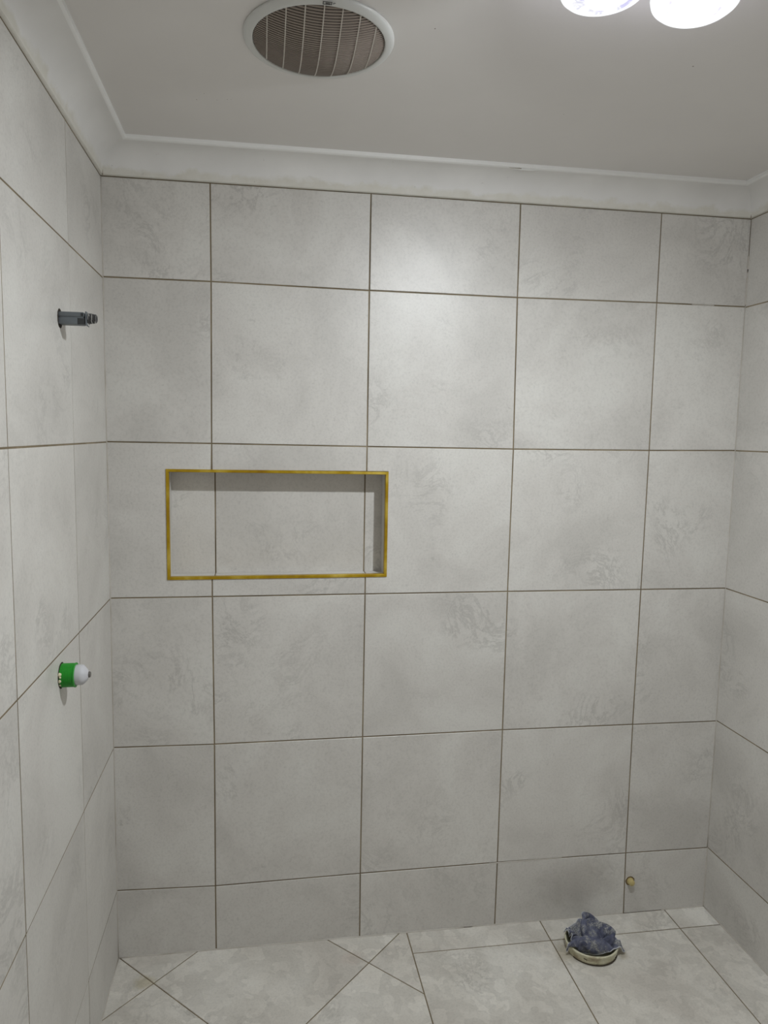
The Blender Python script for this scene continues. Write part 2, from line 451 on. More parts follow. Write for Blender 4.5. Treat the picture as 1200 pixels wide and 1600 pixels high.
# corner silicone beads, part of the walls' finish
bm = bmesh.new()
def bead(x, y, z0, z1, r):
    n = 30
    add_tube(bm, [(x+random.uniform(-.0004, .0004), y, z0+(z1-z0)*k/n) for k in range(n+1)], [r*random.uniform(.7, 1.25) for _ in range(n+1)], n=6)
bead(XR-0.0006, -0.0006, 0.0, 1.815, 0.0016); bead(XR-0.0008, -0.0012, 1.818, 1.97, 0.0026)
bead(XR-0.0003, -0.0003, ZB, 0.0, 0.0024); bead(XL+0.0006, -0.0006, ZB, ZT-0.002, 0.0020)
def hbead(a, b, r):
    n = 40; a, b = Vector(a), Vector(b)
    add_tube(bm, [a.lerp(b, k/n) for k in range(n+1)], [r*random.uniform(.8, 1.15) for _ in range(n+1)], n=6)
hbead((XL, -0.0004, ZB+0.0004), (0.80, -0.0004, ZB+0.0004), 0.0024); hbead((0.83, -0.0004, ZB+0.0004), (1.36, -0.0004, ZB+0.0004), 0.0020)
hbead((1.50, -0.0004, ZB+0.0004), (XR, -0.0004, ZB+0.0004), 0.0024)
hbead((XL+0.0004, 0, ZB+0.0004), (XL+0.0004, YN, ZB+0.0004), 0.0024); hbead((XR-0.0004, 0, ZB+0.0004), (XR-0.0004, YN, ZB+0.0004), 0.0024)
# pale filler already pressed into parts of the joints
for a, b in (((0.880, 0.0010, 0.0004), (1.130, 0.0012, 0.0018)), ((1.475, 0.0010, 1.8137), (1.550, 0.0010, 1.8137))):
    hbead(a, b, 0.0019)
struct('trim_4', bm, [M_CK], smooth=True)

# ------------------------------------------------------------------ brass niche frame
fr = thing('niche_frame', 'brass coloured metal edge trim framing the recessed niche in the back wall', 'trim', ((NX0+NX1)/2, 0, NZ0))
def strip(ax, bx):
    """mitred L-section strip between two outer corners (local coords relative to the frame base)."""
    bm = bmesh.new()
    W, T = 0.0085, 0.0032
    cx, cz = (NX0+NX1)/2, (NZ0+NZ1)/2
    def ring(cn):
        sx = 1 if cn[0] < cx else -1; sz = 1 if cn[1] < cz else -1
        pr = [(0, 0.001), (0, -T+0.0008), (0.0008, -T), (W-0.0012, -T), (W, -T+0.0012), (W, 0.014), (W-0.002, 0.014), (W-0.002, 0.001)]
        return [bm.verts.new((cn[0]+sx*d-cx, y, cn[1]+sz*d-NZ0)) for d, y in pr]
    a, b = ring(ax), ring(bx); n = len(a)
    for i in range(n): bm.faces.new((a[i], a[(i+1) % n], b[(i+1) % n], b[i]))
    bm.faces.new(a); bm.faces.new(b[::-1])
    return bm
e = 0.0005
c0, c1, c2, c3 = (NX0+e-0.001, NZ0-0.0008), (NX1+0.001, NZ0+0.0002), (NX1+0.001, NZ1-0.0012), (NX0-0.001, NZ1+0.0018)
for k, (a, b) in enumerate(((c3, c2), (c0, c1), (c0, c3), (c1, c2))):
    obj('edge_strip', strip(a, b), M_BR, fr)

# ------------------------------------------------------------------ ceiling exhaust fan
FC = (0.2545, -0.626)
t = thing('exhaust_fan', 'round white ceiling exhaust fan with a dusty slatted domed grille', 'fan', (FC[0], FC[1], ZC))
M_GRILLE = plain('dusty_grille', sr(142, 131, 121), 0.55, var=0.06, scale=14)
M_DARK = plain('duct_shade', sr(38, 33, 30), 0.9)
bm = bmesh.new()
add_lathe(bm, [(0.1460, 0.0), (0.1478, -0.002), (0.1475, -0.005), (0.1455, -0.0075), (0.141, -0.0095), (0.136, -0.0105), (0.1318, -0.0112), (0.1300, -0.0108), (0.1292, -0.0090), (0.1290, 0.0)], n=96)
obj('rim', bm, M_PLAST, t, smooth=True, angle=60)
SAG, GR, GZ = 0.027, 0.1285, -0.0095
dome = lambda r: GZ - SAG*(1-(r/GR)**2)
bm = bmesh.new()
pitch = 0.0058; n = int(2*GR/pitch)
for k in range(n):
    y = -GR + pitch*(k+0.75)
    if abs(y) > GR-0.001: continue
    hx = math.sqrt(GR**2-y*y); N = 18; rows = []
    for i in range(N+1):
        x = -hx+2*hx*i/N
        z = dome(math.hypot(x, y)); tlt = 0.0
        sec = [(-0.0014, 0.0), (0.0014, 0.0), (0.0014, 0.0018), (-0.0014, 0.0018)]
        slope = 2*SAG*y/GR**2
        rows.append([bm.verts.new((x, y+a, z+slope*a+b)) for a, b in sec])
    for r, s in zip(rows, rows[1:]):
        for i in range(4): bm.faces.new((r[i], r[(i+1) % 4], s[(i+1) % 4], s[i]))
    bm.faces.new(rows[0]); bm.faces.new(rows[-1])
obj('grille', bm, M_GRILLE, t)
M_RIB = plain('grille_rib', sr(190, 184, 175), 0.5, var=0.03)
for k in range(-3, 4):
    x = 0.034*k; hy = math.sqrt(GR**2-x*x); N = 20; rows = []
    bm = bmesh.new()
    for i in range(N+1):
        y = -hy+2*hy*i/N; z = dome(math.hypot(x, y))-0.0007
        rows.append([bm.verts.new((x+a, y, z+b)) for a, b in ((-.0011, 0), (.0011, 0), (.0011, .004), (-.0011, .004))])
    for r, s in zip(rows, rows[1:]):
        for i in range(4): bm.faces.new((r[i], r[(i+1) % 4], s[(i+1) % 4], s[i]))
    bm.faces.new(rows[0]); bm.faces.new(rows[-1])
    obj('rib', bm, M_RIB, t)
bm = bmesh.new()
add_lathe(bm, [(0, -0.0022), (0.1285, -0.0022), (0.1285, -0.0005), (0, -0.0005)], n=64)  # flat dark disc, the duct's inner shade put into its colour
obj('duct_shade_disc', bm, M_DARK, t)
# maker's mark on the rim: small dark outlined box with a monogram
M_INK = plain('dark_print', sr(60, 58, 56), 0.6)
bm = bmesh.new()
zz = -0.01125
for (x, y, a, b) in ((0, 0.0062, 0.0165, 0.0013), (0, -0.0062, 0.0165, 0.0013), (-0.0076, 0, 0.0013, 0.0137), (0.0076, 0, 0.0013, 0.0137), (-0.0022, 0.0005, 0.0012, 0.0075), (0.0008, 0.0005, 0.0012, 0.0075), (0.0038, 0.0005, 0.0012, 0.0075), (0.0008, 0.0040, 0.0072, 0.0012), (0.0125, -0.003, 0.0040, 0.001), (0.0112, 0.000, 0.001, 0.006)):
    add_box(bm, (x+0.004, -0.1385+y*0.62, zz), (a, b*0.62, 0.0006))
obj('badge', bm, M_INK, t, label='small dark printed badge')

# ------------------------------------------------------------------ ceiling light unit with round bulbs
t = thing('bathroom_ceiling_light', 'ceiling light unit with glowing round reflector bulbs at the top right', 'ceiling light', (0.755, -1.06, ZC))
bm = bmesh.new()
add_box(bm, (0, -0.02, -0.009), (0.33, 0.40, 0.018), bev=0.006)
obj('mounting_panel', bm, M_PLAST, t, smooth=True, angle=35)
def bulb(x, y, z, tx, ty, core):
    M = Matrix.Translation((x-0.755, y+1.06, z-ZC)) @ Matrix.Rotation(tx, 4, 'X') @ Matrix.Rotation(ty, 4, 'Y')
    bm = bmesh.new()
    add_lathe(bm, [(0.020, 0.063), (0.021, 0.050), (0.034, 0.038), (0.052, 0.026), (0.064, 0.014), (0.0685, 0.006), (0.0690, 0.0), (0.0675, -0.006), (0.062, -0.011), (0.054, -0.0145), (0.049, -0.0150)], M, 64, cap0=True)
    Mi = M.inverted()
    for f in bm.faces: f.material_index = 1 if (Mi @ f.calc_center_median()).z > 0.004 else 0
    o = obj('bulb', bm, [M_BULBRIM, M_BULBBACK], t, smooth=True)
    bm = bmesh.new()
    add_lathe(bm, [(0.0492, -0.0149), (0.0470, -0.0128), (0.040, -0.0150), (0.028, -0.0175), (0.014, -0.0188), (0, -0.0192)], M, 64)
    obj('bulb_face', bm, M_BULBFACE, o, smooth=True, label='clear crinkled glass face')
    bm = bmesh.new()
    add_lathe(bm, [(0.0280, -0.0172), (0.0278, -0.0200), (0.020, -0.0226), (0.010, -0.0238), (0, -0.0241)], M, 32)
    obj('bulb_core', bm, core, o, smooth=True, label='bright lit centre')
bulb(0.6775, -0.981, 2.100, 0.0, 0.0, M_CORE2)
bulb(0.8330, -0.981, 2.100, -0.05, 0.10, M_CORE)
# ------------------------------------------------------------------ grey shower outlet fitting on the left wall
RX = Matrix.Rotation(PI/2, 4, 'Y')        # lathe axis along +x
def squash(t, k):
    for ch in t.children:
        ch.data.transform(Matrix.Diagonal((k[0], k[1], k[2], 1)))
M_GREY = plain('grey_plastic', sr(98, 104, 108), 0.4, var=0.05)
M_GREYD = plain('dark_grey_plastic', sr(48, 51, 52), 0.5)
M_THREAD = plain('grey_thread', sr(92, 92, 92), 0.4, metal=0.5)
M_TAPE = plain('white_thread_tape', sr(215, 214, 210), 0.6)
M_HOLE = plain('hole_gap_shade', sr(52, 44, 36), 0.95, bump=0.4)  # for flat discs on the wall, shade of the open gap put into the colour
t = thing('shower_outlet', 'grey plastic pipe outlet with threaded end sticking out of the left wall', 'pipe fitting', (XL, -0.447, 1.633), (0, 0, 0))
bm = bmesh.new()
def oval(a, k): return 1+0.10*abs(math.sin(a))
add_lathe(bm, [(0.0, 0.0014), (0.0170, 0.0014), (0.0192, 0.0008), (0.0195, -0.001)], RX, 32, rfun=lambda a, k: 1+0.10*abs(math.cos(a))+random.uniform(-.03, .03))
obj('wall_hole', bm, M_HOLE, t)
bm = bmesh.new()
add_box(bm, (0.030, 0, 0), (0.060, 0.026, 0.0275), bev=0.0045)
add_box(bm, (0.022, -0.0125, -0.0065), (0.044, 0.004, 0.0135), bev=0.0015)
add_box(bm, (0.030, -0.0125, 0.0075), (0.060, 0.004, 0.0095), bev=0.0015)
add_box(bm, (0.0635, 0, 0), (0.003, 0.0285, 0.0300), bev=0.001)
obj('body', bm, M_GREY, t, smooth=True, angle=30)
bm = bmesh.new()
add_box(bm, (0.0525, -0.0128, -0.0065), (0.0155, 0.0018, 0.0130))
add_box(bm, (0.0555, -0.0149, 0.0075), (0.0060, 0.0010, 0.0060))
obj('recess', bm, M_GREYD, t)
bm = bmesh.new()
pr = [(0.0105, 0.064)]
for k in range(6):
    x = 0.066+0.0032*k; r = 0.0122-0.0005*k
    pr += [(r-0.0016, x), (r, x+0.0010), (r, x+0.0018), (r-0.0016, x+0.0028)]
pr += [(0.0078, 0.0855), (0.0060, 0.0858), (0.0055, 0.080), (0, 0.080)]
Mt = Matrix.Translation((0, 0, 0.0015)) @ RX
add_lathe(bm, pr, Mt, 28)
obj('thread', bm, M_THREAD, t)
bm = bmesh.new()
rnd = random.Random(3)
for k in range(7):
    a = rnd.uniform(0, 2*PI); x = 0.067+0.0028*k; pts = []
    for i in range(7):
        aa = a+i*0.32; r = 0.0126-0.0004*k+rnd.uniform(0, .0012)
        pts.append((x+rnd.uniform(-.001, .001), r*math.cos(aa), 0.0015+r*math.sin(aa)))
    add_tube(bm, pts, 0.0004, 5)
add_tube(bm, [(0.0655, -0.006, -0.010), (0.068, -0.007, -0.014), (0.0705, -0.008, -0.0165)], [0.0010, 0.0012, 0.0005], 5)
obj('thread_tape', bm, M_TAPE, t, label='white wisps of thread tape')

squash(t, (0.91, 1, 1))
# ------------------------------------------------------------------ green mixer guard on the left wall
M_GREEN = plain('green_plastic', sr(34, 146, 38), 0.42, var=0.10, scale=30)
M_WCAP = plain('frosted_white_plastic', sr(192, 192, 196), 0.5, var=0.03)
M_CHIP = plain('cream_adhesive', sr(214, 208, 176), 0.8, bump=0.3)
M_TIP = plain('grey_metal_tip', sr(112, 108, 104), 0.4, metal=0.5)
t = thing('mixer_tap_guard', 'green ribbed plastic tap guard with a white cap on the left wall', 'pipe fitting', (XL, -0.517, 0.8555))
bm = bmesh.new()
add_lathe(bm, [(0.0, 0.0014), (0.0275, 0.0014), (0.0305, 0.0008), (0.031, -0.001)], RX, 36, rfun=lambda a, k: 1+random.uniform(-.025, .025))
obj('wall_hole', bm, M_HOLE, t)
bm = bmesh.new()
pr = [(0.0275, 0.0)]; x = 0.002
while x < 0.034:
    pr += [(0.0272, x), (0.0281, x+0.0007), (0.0281, x+0.0018), (0.0272, x+0.0024)]; x += 0.0030
pr += [(0.0272, 0.0345), (0.0290, 0.0350), (0.0290, 0.0372), (0.0265, 0.0375), (0.0225, 0.0375)]
add_lathe(bm, pr, RX, 48)
obj('ribbed_sleeve', bm, M_GREEN, t, smooth=True, angle=35)
bm = bmesh.new()
add_lathe(bm, [(0.0238, 0.036), (0.0238, 0.0500), (0.0230, 0.0550), (0.0190, 0.0600), (0.0130, 0.0655), (0.0085, 0.0680), (0.0070, 0.0685)], RX, 40, rfun=lambda a, k: 1 if k < 3 else 1+0.03*math.cos(6*a))
obj('cap', bm, M_WCAP, t, smooth=True, angle=35, label='white domed cap')
bm = bmesh.new()
add_lathe(bm, [(0.0072, 0.067), (0.0070, 0.0720), (0.0055, 0.0735), (0, 0.0735)], RX, 20)
obj('tip', bm, M_TIP, t, label='small grey tip')
for (px_, py_, pz_, s) in ((0.0035, -0.0250, 0.0100, 0.0046), (0.0050, -0.0268, 0.0040, 0.0030), (0.0030, -0.0262, -0.0055, 0.0045), (0.003, -0.0205, -0.0165, 0.0035)):
    bm = bmesh.new(); bmesh.ops.create_icosphere(bm, subdivisions=2, radius=s)
    for v in bm.verts: v.co *= 1+0.5*noise.noise(v.co*300+Vector((pz_*900, 0, 0)))
    bmesh.ops.translate(bm, verts=bm.verts[:], vec=(px_, py_, pz_))
    obj('adhesive_crumb', bm, M_CHIP, t, smooth=True, label='cream crumb of adhesive')

squash(t, (0.84, 0.93, 0.93))
# ------------------------------------------------------------------ capped pipe stub low on the back wall
M_STUB = plain('yellowed_plastic', sr(188, 172, 118), 0.35, var=0.10, scale=60)
RY_ = Matrix.Rotation(PI/2, 4, 'X')       # axis along -y
t = thing('pipe_stub', 'small yellowish capped pipe stub low on the back wall', 'pipe fitting', (1.3785, 0, -0.100))
bm = bmesh.new()
add_lathe(bm, [(0, 0.0014), (0.0140, 0.0014), (0.0160, 0.0005), (0.0162, -0.001)], RY_, 28, rfun=lambda a, k: 1+random.uniform(-.04, .04))
obj('wall_hole', bm, plain('stained_hole_edge', sr(104, 86, 58), 0.9), t)
bm = bmesh.new()
add_lathe(bm, [(0.0122, 0.001), (0.0122, 0.005), (0.0108, 0.006), (0.0108, 0.0130), (0.0092, 0.0162), (0.0050, 0.0180), (0, 0.0184)], RY_, 24)
obj('cap', bm, M_STUB, t, smooth=True, angle=40)

# ------------------------------------------------------------------ cream tub on the floor with a blue rag stuffed into it
TC = (1.174, -0.147)
M_CREAM = NT('cream_plastic'); q = M_CREAM; p = q.pos()
c = q.ramp(q.noise(p, 22, 5, 0.65, 0.4), [(0.34, sr(160, 148, 122)), (0.46, sr(198, 194, 166)), (0.62, sr(214, 212, 188))])
q.l(c, q.b.inputs['Base Color']); q.b.inputs['Roughness'].default_value = 0.55; q.bump(q.noise(p, 90, 4, 0.6), 0.25, 0.001); M_CREAM = q.m
M_SEAM = plain('dark_seam', sr(60, 50, 38), 0.9)  # dark line round the front foot, short dark marks above it
t = thing('plastic_tub', 'shallow round cream plastic tub on the floor tiles by the back wall', 'tub', (TC[0], TC[1], ZB), (math.radians(-1), 0, 0))
bm = bmesh.new()
add_lathe(bm, [(0.0, 0.0035), (0.066, 0.0035), (0.071, 0.008), (0.0755, 0.026), (0.0770, 0.0300), (0.0790, 0.0312), (0.0812, 0.0300), (0.0818, 0.0270), (0.0812, 0.0245), (0.0800, 0.0235), (0.0785, 0.010), (0.0760, 0.0015), (0.0735, 0.0), (0.0, 0.0)], Matrix(), 72, rfun=lambda a, k: 1+0.012*math.sin(2*a+1)+0.004*math.sin(7*a+k))
obj('bowl', bm, M_CREAM, t, smooth=True, angle=50)
bm = bmesh.new()
add_tube(bm, [(0.0775*math.cos(a), 0.0775*math.sin(a), 0.0018) for a in [PI*(1.12+0.70*k/24) for k in range(25)]], 0.0013, 5)
add_tube(bm, [(0.0806*math.cos(a), 0.0806*math.sin(a), 0.0175-0.001*k) for k, a in enumerate([PI*1.27, PI*1.29, PI*1.31])], 0.0011, 5)
add_tube(bm, [(0.0806*math.cos(a), 0.0806*math.sin(a), 0.0140) for a in (PI*1.70, PI*1.712)], 0.0012, 5)
obj('dark_line', bm, M_SEAM, t, label='dark seam along the foot')
# the crumpled sheet, a 36 x 36 grid of points (x, y, z) in units of 0.4 mm
RAG_SHEET = [
    -250, -191, 25, -236, -182, 25, -222, -173, 25, -208, -164, 28, -192, -169, 26, -178, -174, 25, -164, -180, 25, -149, -185, 25, -133, -190, 25, -117, -196, 25, -100, -202, 25, -84, -212, 25,
    -69, -221, 25, -54, -231, 25, -40, -240, 26, -25, -248, 28, -11, -255, 31, 4, -261, 35, 20, -265, 38, 34, -271, 41, 47, -273, 46, 60, -273, 49, 72, -275, 51, 80, -283, 55,
    91, -291, 59, 105, -298, 63, 119, -302, 65, 134, -303, 64, 146, -299, 54, 154, -294, 40, 167, -286, 29, 183, -277, 26, 201, -267, 26, 218, -256, 26, 235, -246, 25, 251, -235, 25,
    -257, -175, 35, -242, -172, 42, -225, -172, 46, -208, -179, 43, -193, -186, 39, -178, -193, 37, -164, -198, 37, -149, -203, 37, -134, -207, 40, -118, -210, 42, -101, -210, 45, -87, -221, 43,
    -74, -233, 40, -60, -242, 39, -45, -249, 40, -30, -256, 42, -14, -261, 44, 1, -265, 47, 17, -269, 50, 32, -268, 53, 45, -272, 57, 58, -274, 61, 70, -276, 64, 84, -274, 66,
    95, -284, 73, 111, -288, 76, 128, -287, 74, 137, -282, 61, 141, -278, 45, 150, -270, 33, 164, -261, 26, 180, -250, 25, 197, -240, 25, 214, -230, 25, 230, -220, 26, 245, -211, 29,
    -260, -179, 54, -244, -181, 59, -226, -187, 59, -209, -195, 54, -193, -202, 50, -177, -206, 50, -162, -209, 52, -148, -208, 55, -133, -210, 58, -118, -209, 60, -103, -217, 62, -92, -230, 57,
    -78, -240, 53, -64, -248, 52, -49, -254, 52, -34, -259, 54, -18, -262, 56, -3, -265, 59, 14, -266, 61, 30, -267, 65, 44, -269, 69, 58, -267, 72, 73, -266, 76, 85, -272, 82,
    102, -274, 86, 120, -272, 83, 127, -267, 67, 128, -265, 50, 136, -257, 36, 148, -247, 29, 162, -236, 25, 178, -226, 25, 195, -217, 25, 211, -208, 25, 227, -200, 29, 241, -192, 33,
    -261, -191, 69, -245, -193, 72, -228, -201, 69, -210, -207, 65, -192, -211, 64, -175, -212, 65, -160, -208, 67, -146, -210, 71, -132, -207, 73, -119, -213, 75, -108, -226, 72, -95, -237, 68,
    -81, -245, 65, -66, -251, 64, -51, -254, 64, -36, -257, 66, -21, -258, 69, -5, -259, 72, 13, -257, 73, 29, -258, 77, 44, -261, 83, 59, -260, 88, 75, -261, 92, 92, -261, 96,
    109, -258, 94, 115, -255, 75, 115, -255, 56, 122, -247, 42, 134, -236, 34, 147, -226, 29, 162, -216, 27, 177, -207, 25, 193, -199, 26, 210, -191, 28, 224, -186, 36, 237, -179, 39,
    -261, -202, 82, -245, -204, 84, -228, -211, 81, -209, -212, 79, -191, -207, 77, -175, -210, 79, -160, -211, 80, -146, -206, 83, -132, -210, 86, -123, -221, 84, -110, -231, 84, -95, -239, 81,
    -79, -243, 79, -64, -242, 75, -50, -246, 76, -36, -250, 80, -21, -252, 84, -5, -253, 88, 13, -250, 90, 30, -248, 93, 46, -251, 100, 63, -250, 104, 80, -248, 106, 96, -244, 104,
    100, -243, 85, 101, -245, 66, 107, -239, 49, 118, -229, 39, 132, -219, 33, 146, -209, 31, 159, -201, 25, 175, -193, 27, 191, -186, 27, 206, -180, 31, 221, -175, 38, 232, -177, 48,
    -260, -210, 95, -245, -214, 95, -228, -213, 95, -210, -210, 93, -193, -205, 91, -177, -205, 91, -162, -211, 93, -148, -208, 96, -136, -217, 95, -120, -219, 96, -108, -230, 96, -91, -234, 93,
    -75, -233, 89, -60, -233, 88, -45, -236, 90, -33, -240, 95, -19, -243, 101, -3, -244, 106, 16, -243, 110, 33, -241, 114, 50, -239, 117, 67, -234, 117, 84, -230, 113, 85, -231, 95,
    85, -235, 77, 93, -230, 60, 102, -223, 46, 116, -213, 40, 129, -205, 35, 142, -196, 31, 159, -191, 31, 171, -183, 25, 187, -177, 29, 202, -172, 36, 213, -178, 46, 223, -173, 56,
    -254, -203, 105, -244, -213, 108, -228, -212, 108, -212, -209, 106, -195, -204, 105, -179, -201, 104, -166, -210, 106, -151, -214, 108, -136, -219, 109, -120, -222, 110, -103, -227, 111, -87, -223, 105,
    -70, -222, 102, -55, -224, 103, -40, -225, 106, -27, -228, 112, -14, -232, 120, 2, -232, 125, 20, -230, 128, 37, -225, 128, 54, -219, 125, 70, -215, 120, 73, -217, 103, 70, -225, 87,
    80, -220, 72, 94, -214, 61, 110, -217, 58, 120, -206, 52, 129, -196, 45, 140, -187, 38, 150, -183, 28, 165, -175, 29, 179, -169, 35, 192, -176, 45, 203, -178, 57, 213, -179, 69,
    -242, -203, 102, -242, -203, 116, -228, -208, 120, -213, -207, 121, -197, -201, 120, -181, -199, 121, -166, -204, 122, -151, -208, 124, -135, -212, 126, -118, -215, 127, -100, -214, 125, -83, -210, 120,
    -66, -212, 120, -50, -215, 122, -35, -214, 125, -22, -219, 131, -8, -220, 137, 8, -216, 138, 25, -211, 137, 39, -205, 132, 55, -200, 126, 63, -202, 112, 58, -213, 100, 68, -211, 86,
    83, -207, 76, 99, -205, 70, 115, -209, 68, 129, -206, 61, 137, -195, 56, 148, -192, 48, 157, -182, 41, 155, -166, 38, 168, -171, 48, 180, -173, 61, 192, -166, 71, 203, -161, 60,
    -246, -191, 106, -234, -191, 114, -220, -194, 120, -211, -193, 132, -197, -196, 139, -181, -198, 141, -166, -199, 143, -149, -200, 145, -132, -200, 145, -114, -201, 145, -96, -199, 143, -78, -198, 140,
    -62, -203, 143, -45, -206, 144, -30, -206, 146, -15, -203, 146, -2, -200, 141, 13, -197, 136, 23, -199, 123, 36, -190, 125, 50, -187, 122, 49, -202, 117, 55, -202, 101, 70, -202, 94,
    87, -202, 88, 103, -199, 82, 119, -200, 79, 134, -199, 76, 146, -195, 71, 157, -187, 65, 166, -178, 59, 157, -165, 61, 164, -149, 57, 176, -150, 71, 188, -142, 61, 202, -133, 64,
    -231, -188, 101, -223, -178, 111, -213, -176, 122, -201, -175, 132, -189, -175, 142, -175, -177, 151, -162, -180, 159, -146, -183, 164, -129, -184, 166, -111, -184, 166, -91, -183, 165, -74, -183, 162,
    -56, -183, 158, -40, -183, 153, -25, -184, 147, -12, -183, 141, 0, -183, 134, 7, -190, 122, 20, -186, 117, 33, -188, 113, 44, -180, 115, 43, -195, 113, 57, -193, 108, 71, -191, 100,
    89, -191, 98, 107, -191, 97, 123, -189, 95, 138, -185, 93, 151, -181, 90, 164, -175, 86, 177, -169, 82, 170, -154, 83, 166, -137, 83, 176, -121, 80, 194, -119, 79, 192, -105, 69,
    -218, -174, 101, -202, -177, 106, -195, -165, 115, -181, -170, 121, -168, -179, 127, -159, -189, 134, -147, -179, 136, -134, -172, 142, -120, -164, 149, -107, -157, 158, -90, -156, 164, -72, -157, 157,
    -57, -160, 148, -41, -163, 141, -27, -167, 134, -14, -170, 128, -3, -173, 121, 5, -182, 113, 16, -188, 106, 30, -185, 104, 40, -178, 105, 44, -191, 103, 55, -182, 111, 72, -183, 114,
    91, -181, 113, 109, -177, 113, 126, -173, 113, 142, -168, 112, 156, -162, 110, 170, -157, 108, 184, -150, 105, 194, -140, 97, 191, -122, 94, 185, -111, 108, 182, -97, 96, 198, -90, 94,
    -200, -166, 89, -187, -161, 100, -175, -172, 103, -168, -187, 107, -153, -193, 112, -138, -194, 119, -126, -193, 126, -113, -189, 136, -102, -185, 147, -89, -178, 155, -78, -167, 143, -81, -153, 133,
    -66, -156, 126, -50, -160, 122, -35, -164, 117, -22, -168, 114, -10, -173, 110, 4, -172, 105, 17, -176, 103, 26, -184, 96, 37, -174, 96, 48, -185, 93, 63, -179, 97, 73, -165, 105,
    91, -159, 109, 109, -152, 113, 126, -146, 115, 143, -140, 118, 158, -134, 120, 173, -130, 122, 188, -124, 120, 203, -117, 116, 215, -109, 105, 207, -92, 102, 199, -76, 104, 191, -64, 95,
    -179, -160, 80, -180, -178, 85, -164, -187, 87, -148, -186, 94, -133, -180, 102, -121, -179, 111, -112, -173, 122, -102, -168, 132, -99, -160, 143, -89, -168, 134, -81, -181, 125, -71, -167, 121,
    -72, -155, 108, -57, -162, 106, -43, -168, 104, -28, -169, 102, -14, -173, 100, 0, -178, 97, 15, -179, 92, 29, -175, 88, 41, -185, 82, 55, -177, 79, 71, -168, 81, 80, -153, 86,
    100, -147, 87, 118, -138, 90, 135, -130, 92, 151, -122, 95, 164, -112, 100, 172, -102, 110, 185, -94, 117, 200, -88, 117, 216, -82, 112, 226, -76, 97, 215, -62, 93, 206, -48, 92,
    -181, -177, 63, -163, -177, 70, -149, -171, 81, -138, -166, 94, -129, -161, 108, -128, -162, 125, -119, -161, 138, -112, -152, 127, -99, -153, 126, -85, -157, 120, -93, -170, 124, -85, -163, 111,
    -71, -171, 111, -64, -169, 96, -47, -169, 93, -32, -173, 92, -16, -178, 89, 0, -176, 84, 15, -181, 78, 30, -178, 73, 46, -177, 65, 63, -170, 60, 73, -153, 64, 90, -142, 64,
    107, -130, 66, 124, -118, 70, 140, -108, 74, 154, -97, 80, 162, -86, 89, 170, -76, 100, 181, -69, 110, 195, -64, 116, 212, -60, 114, 224, -56, 100, 228, -53, 83, 212, -49, 77,
    -168, -161, 53, -158, -156, 69, -149, -152, 86, -142, -149, 102, -135, -146, 119, -131, -147, 134, -118, -143, 139, -103, -138, 133, -93, -141, 121, -96, -152, 113, -104, -164, 120, -94, -172, 111,
    -79, -172, 102, -67, -183, 98, -51, -181, 90, -33, -184, 83, -16, -183, 75, 1, -181, 69, 18, -177, 62, 35, -171, 56, 46, -154, 63, 62, -146, 54, 78, -133, 48, 94, -120, 49,
    110, -106, 53, 127, -94, 57, 143, -84, 60, 157, -75, 66, 166, -65, 75, 173, -56, 87, 180, -50, 100, 190, -46, 112, 207, -45, 116, 221, -41, 104, 227, -39, 86, 217, -38, 71,
    -180, -148, 64, -166, -141, 75, -158, -139, 92, -151, -138, 110, -145, -137, 126, -133, -133, 136, -121, -137, 127, -107, -130, 124, -102, -135, 112, -107, -149, 115, -112, -164, 112, -99, -169, 103,
    -86, -179, 94, -69, -181, 85, -54, -182, 75, -35, -179, 67, -16, -179, 58, 2, -176, 51, 20, -162, 52, 36, -148, 57, 52, -137, 51, 67, -123, 56, 79, -109, 47, 96, -96, 42,
    112, -83, 44, 129, -71, 48, 143, -62, 53, 159, -55, 56, 171, -49, 64, 178, -43, 76, 184, -38, 90, 195, -37, 103, 204, -34, 119, 219, -30, 106, 225, -27, 87, 221, -25, 70,
    -191, -137, 73, -176, -128, 79, -167, -127, 96, -161, -127, 113, -152, -125, 128, -135, -123, 126, -126, -132, 116, -113, -122, 115, -115, -136, 111, -119, -151, 109, -115, -162, 99, -105, -171, 91,
    -87, -171, 79, -72, -173, 69, -54, -173, 58, -37, -172, 50, -16, -164, 49, 2, -150, 53, 20, -138, 54, 37, -126, 51, 54, -115, 47, 67, -100, 54, 85, -89, 55, 94, -75, 46,
    112, -65, 52, 127, -55, 60, 143, -49, 64, 157, -54, 71, 166, -41, 74, 175, -30, 73, 184, -27, 85, 195, -26, 98, 201, -23, 117, 217, -17, 106, 223, -12, 87, 221, -7, 68,
    -199, -129, 83, -186, -117, 82, -177, -116, 97, -167, -114, 112, -156, -110, 125, -146, -120, 115, -130, -117, 113, -122, -119, 101, -118, -133, 95, -129, -150, 96, -117, -156, 73, -104, -157, 63,
    -89, -164, 59, -72, -162, 51, -56, -158, 46, -38, -156, 41, -17, -137, 47, 3, -128, 47, 22, -118, 45, 39, -106, 44, 55, -94, 47, 74, -84, 44, 81, -71, 57, 101, -77, 62,
    117, -68, 68, 133, -62, 72, 148, -54, 79, 159, -45, 82, 157, -33, 76, 167, -22, 78, 175, -24, 92, 186, -18, 105, 199, -8, 118, 216, 0, 105, 219, 7, 84, 218, 14, 64,
    -202, -123, 96, -196, -109, 89, -181, -102, 95, -173, -100, 110, -156, -98, 113, -152, -109, 102, -135, -105, 99, -139, -117, 93, -140, -130, 82, -130, -139, 75, -121, -146, 64, -107, -147, 45,
    -88, -143, 47, -70, -138, 48, -54, -133, 47, -33, -124, 46, -15, -115, 44, 4, -106, 48, 22, -97, 45, 39, -87, 41, 57, -77, 40, 75, -69, 40, 92, -65, 50, 98, -67, 67,
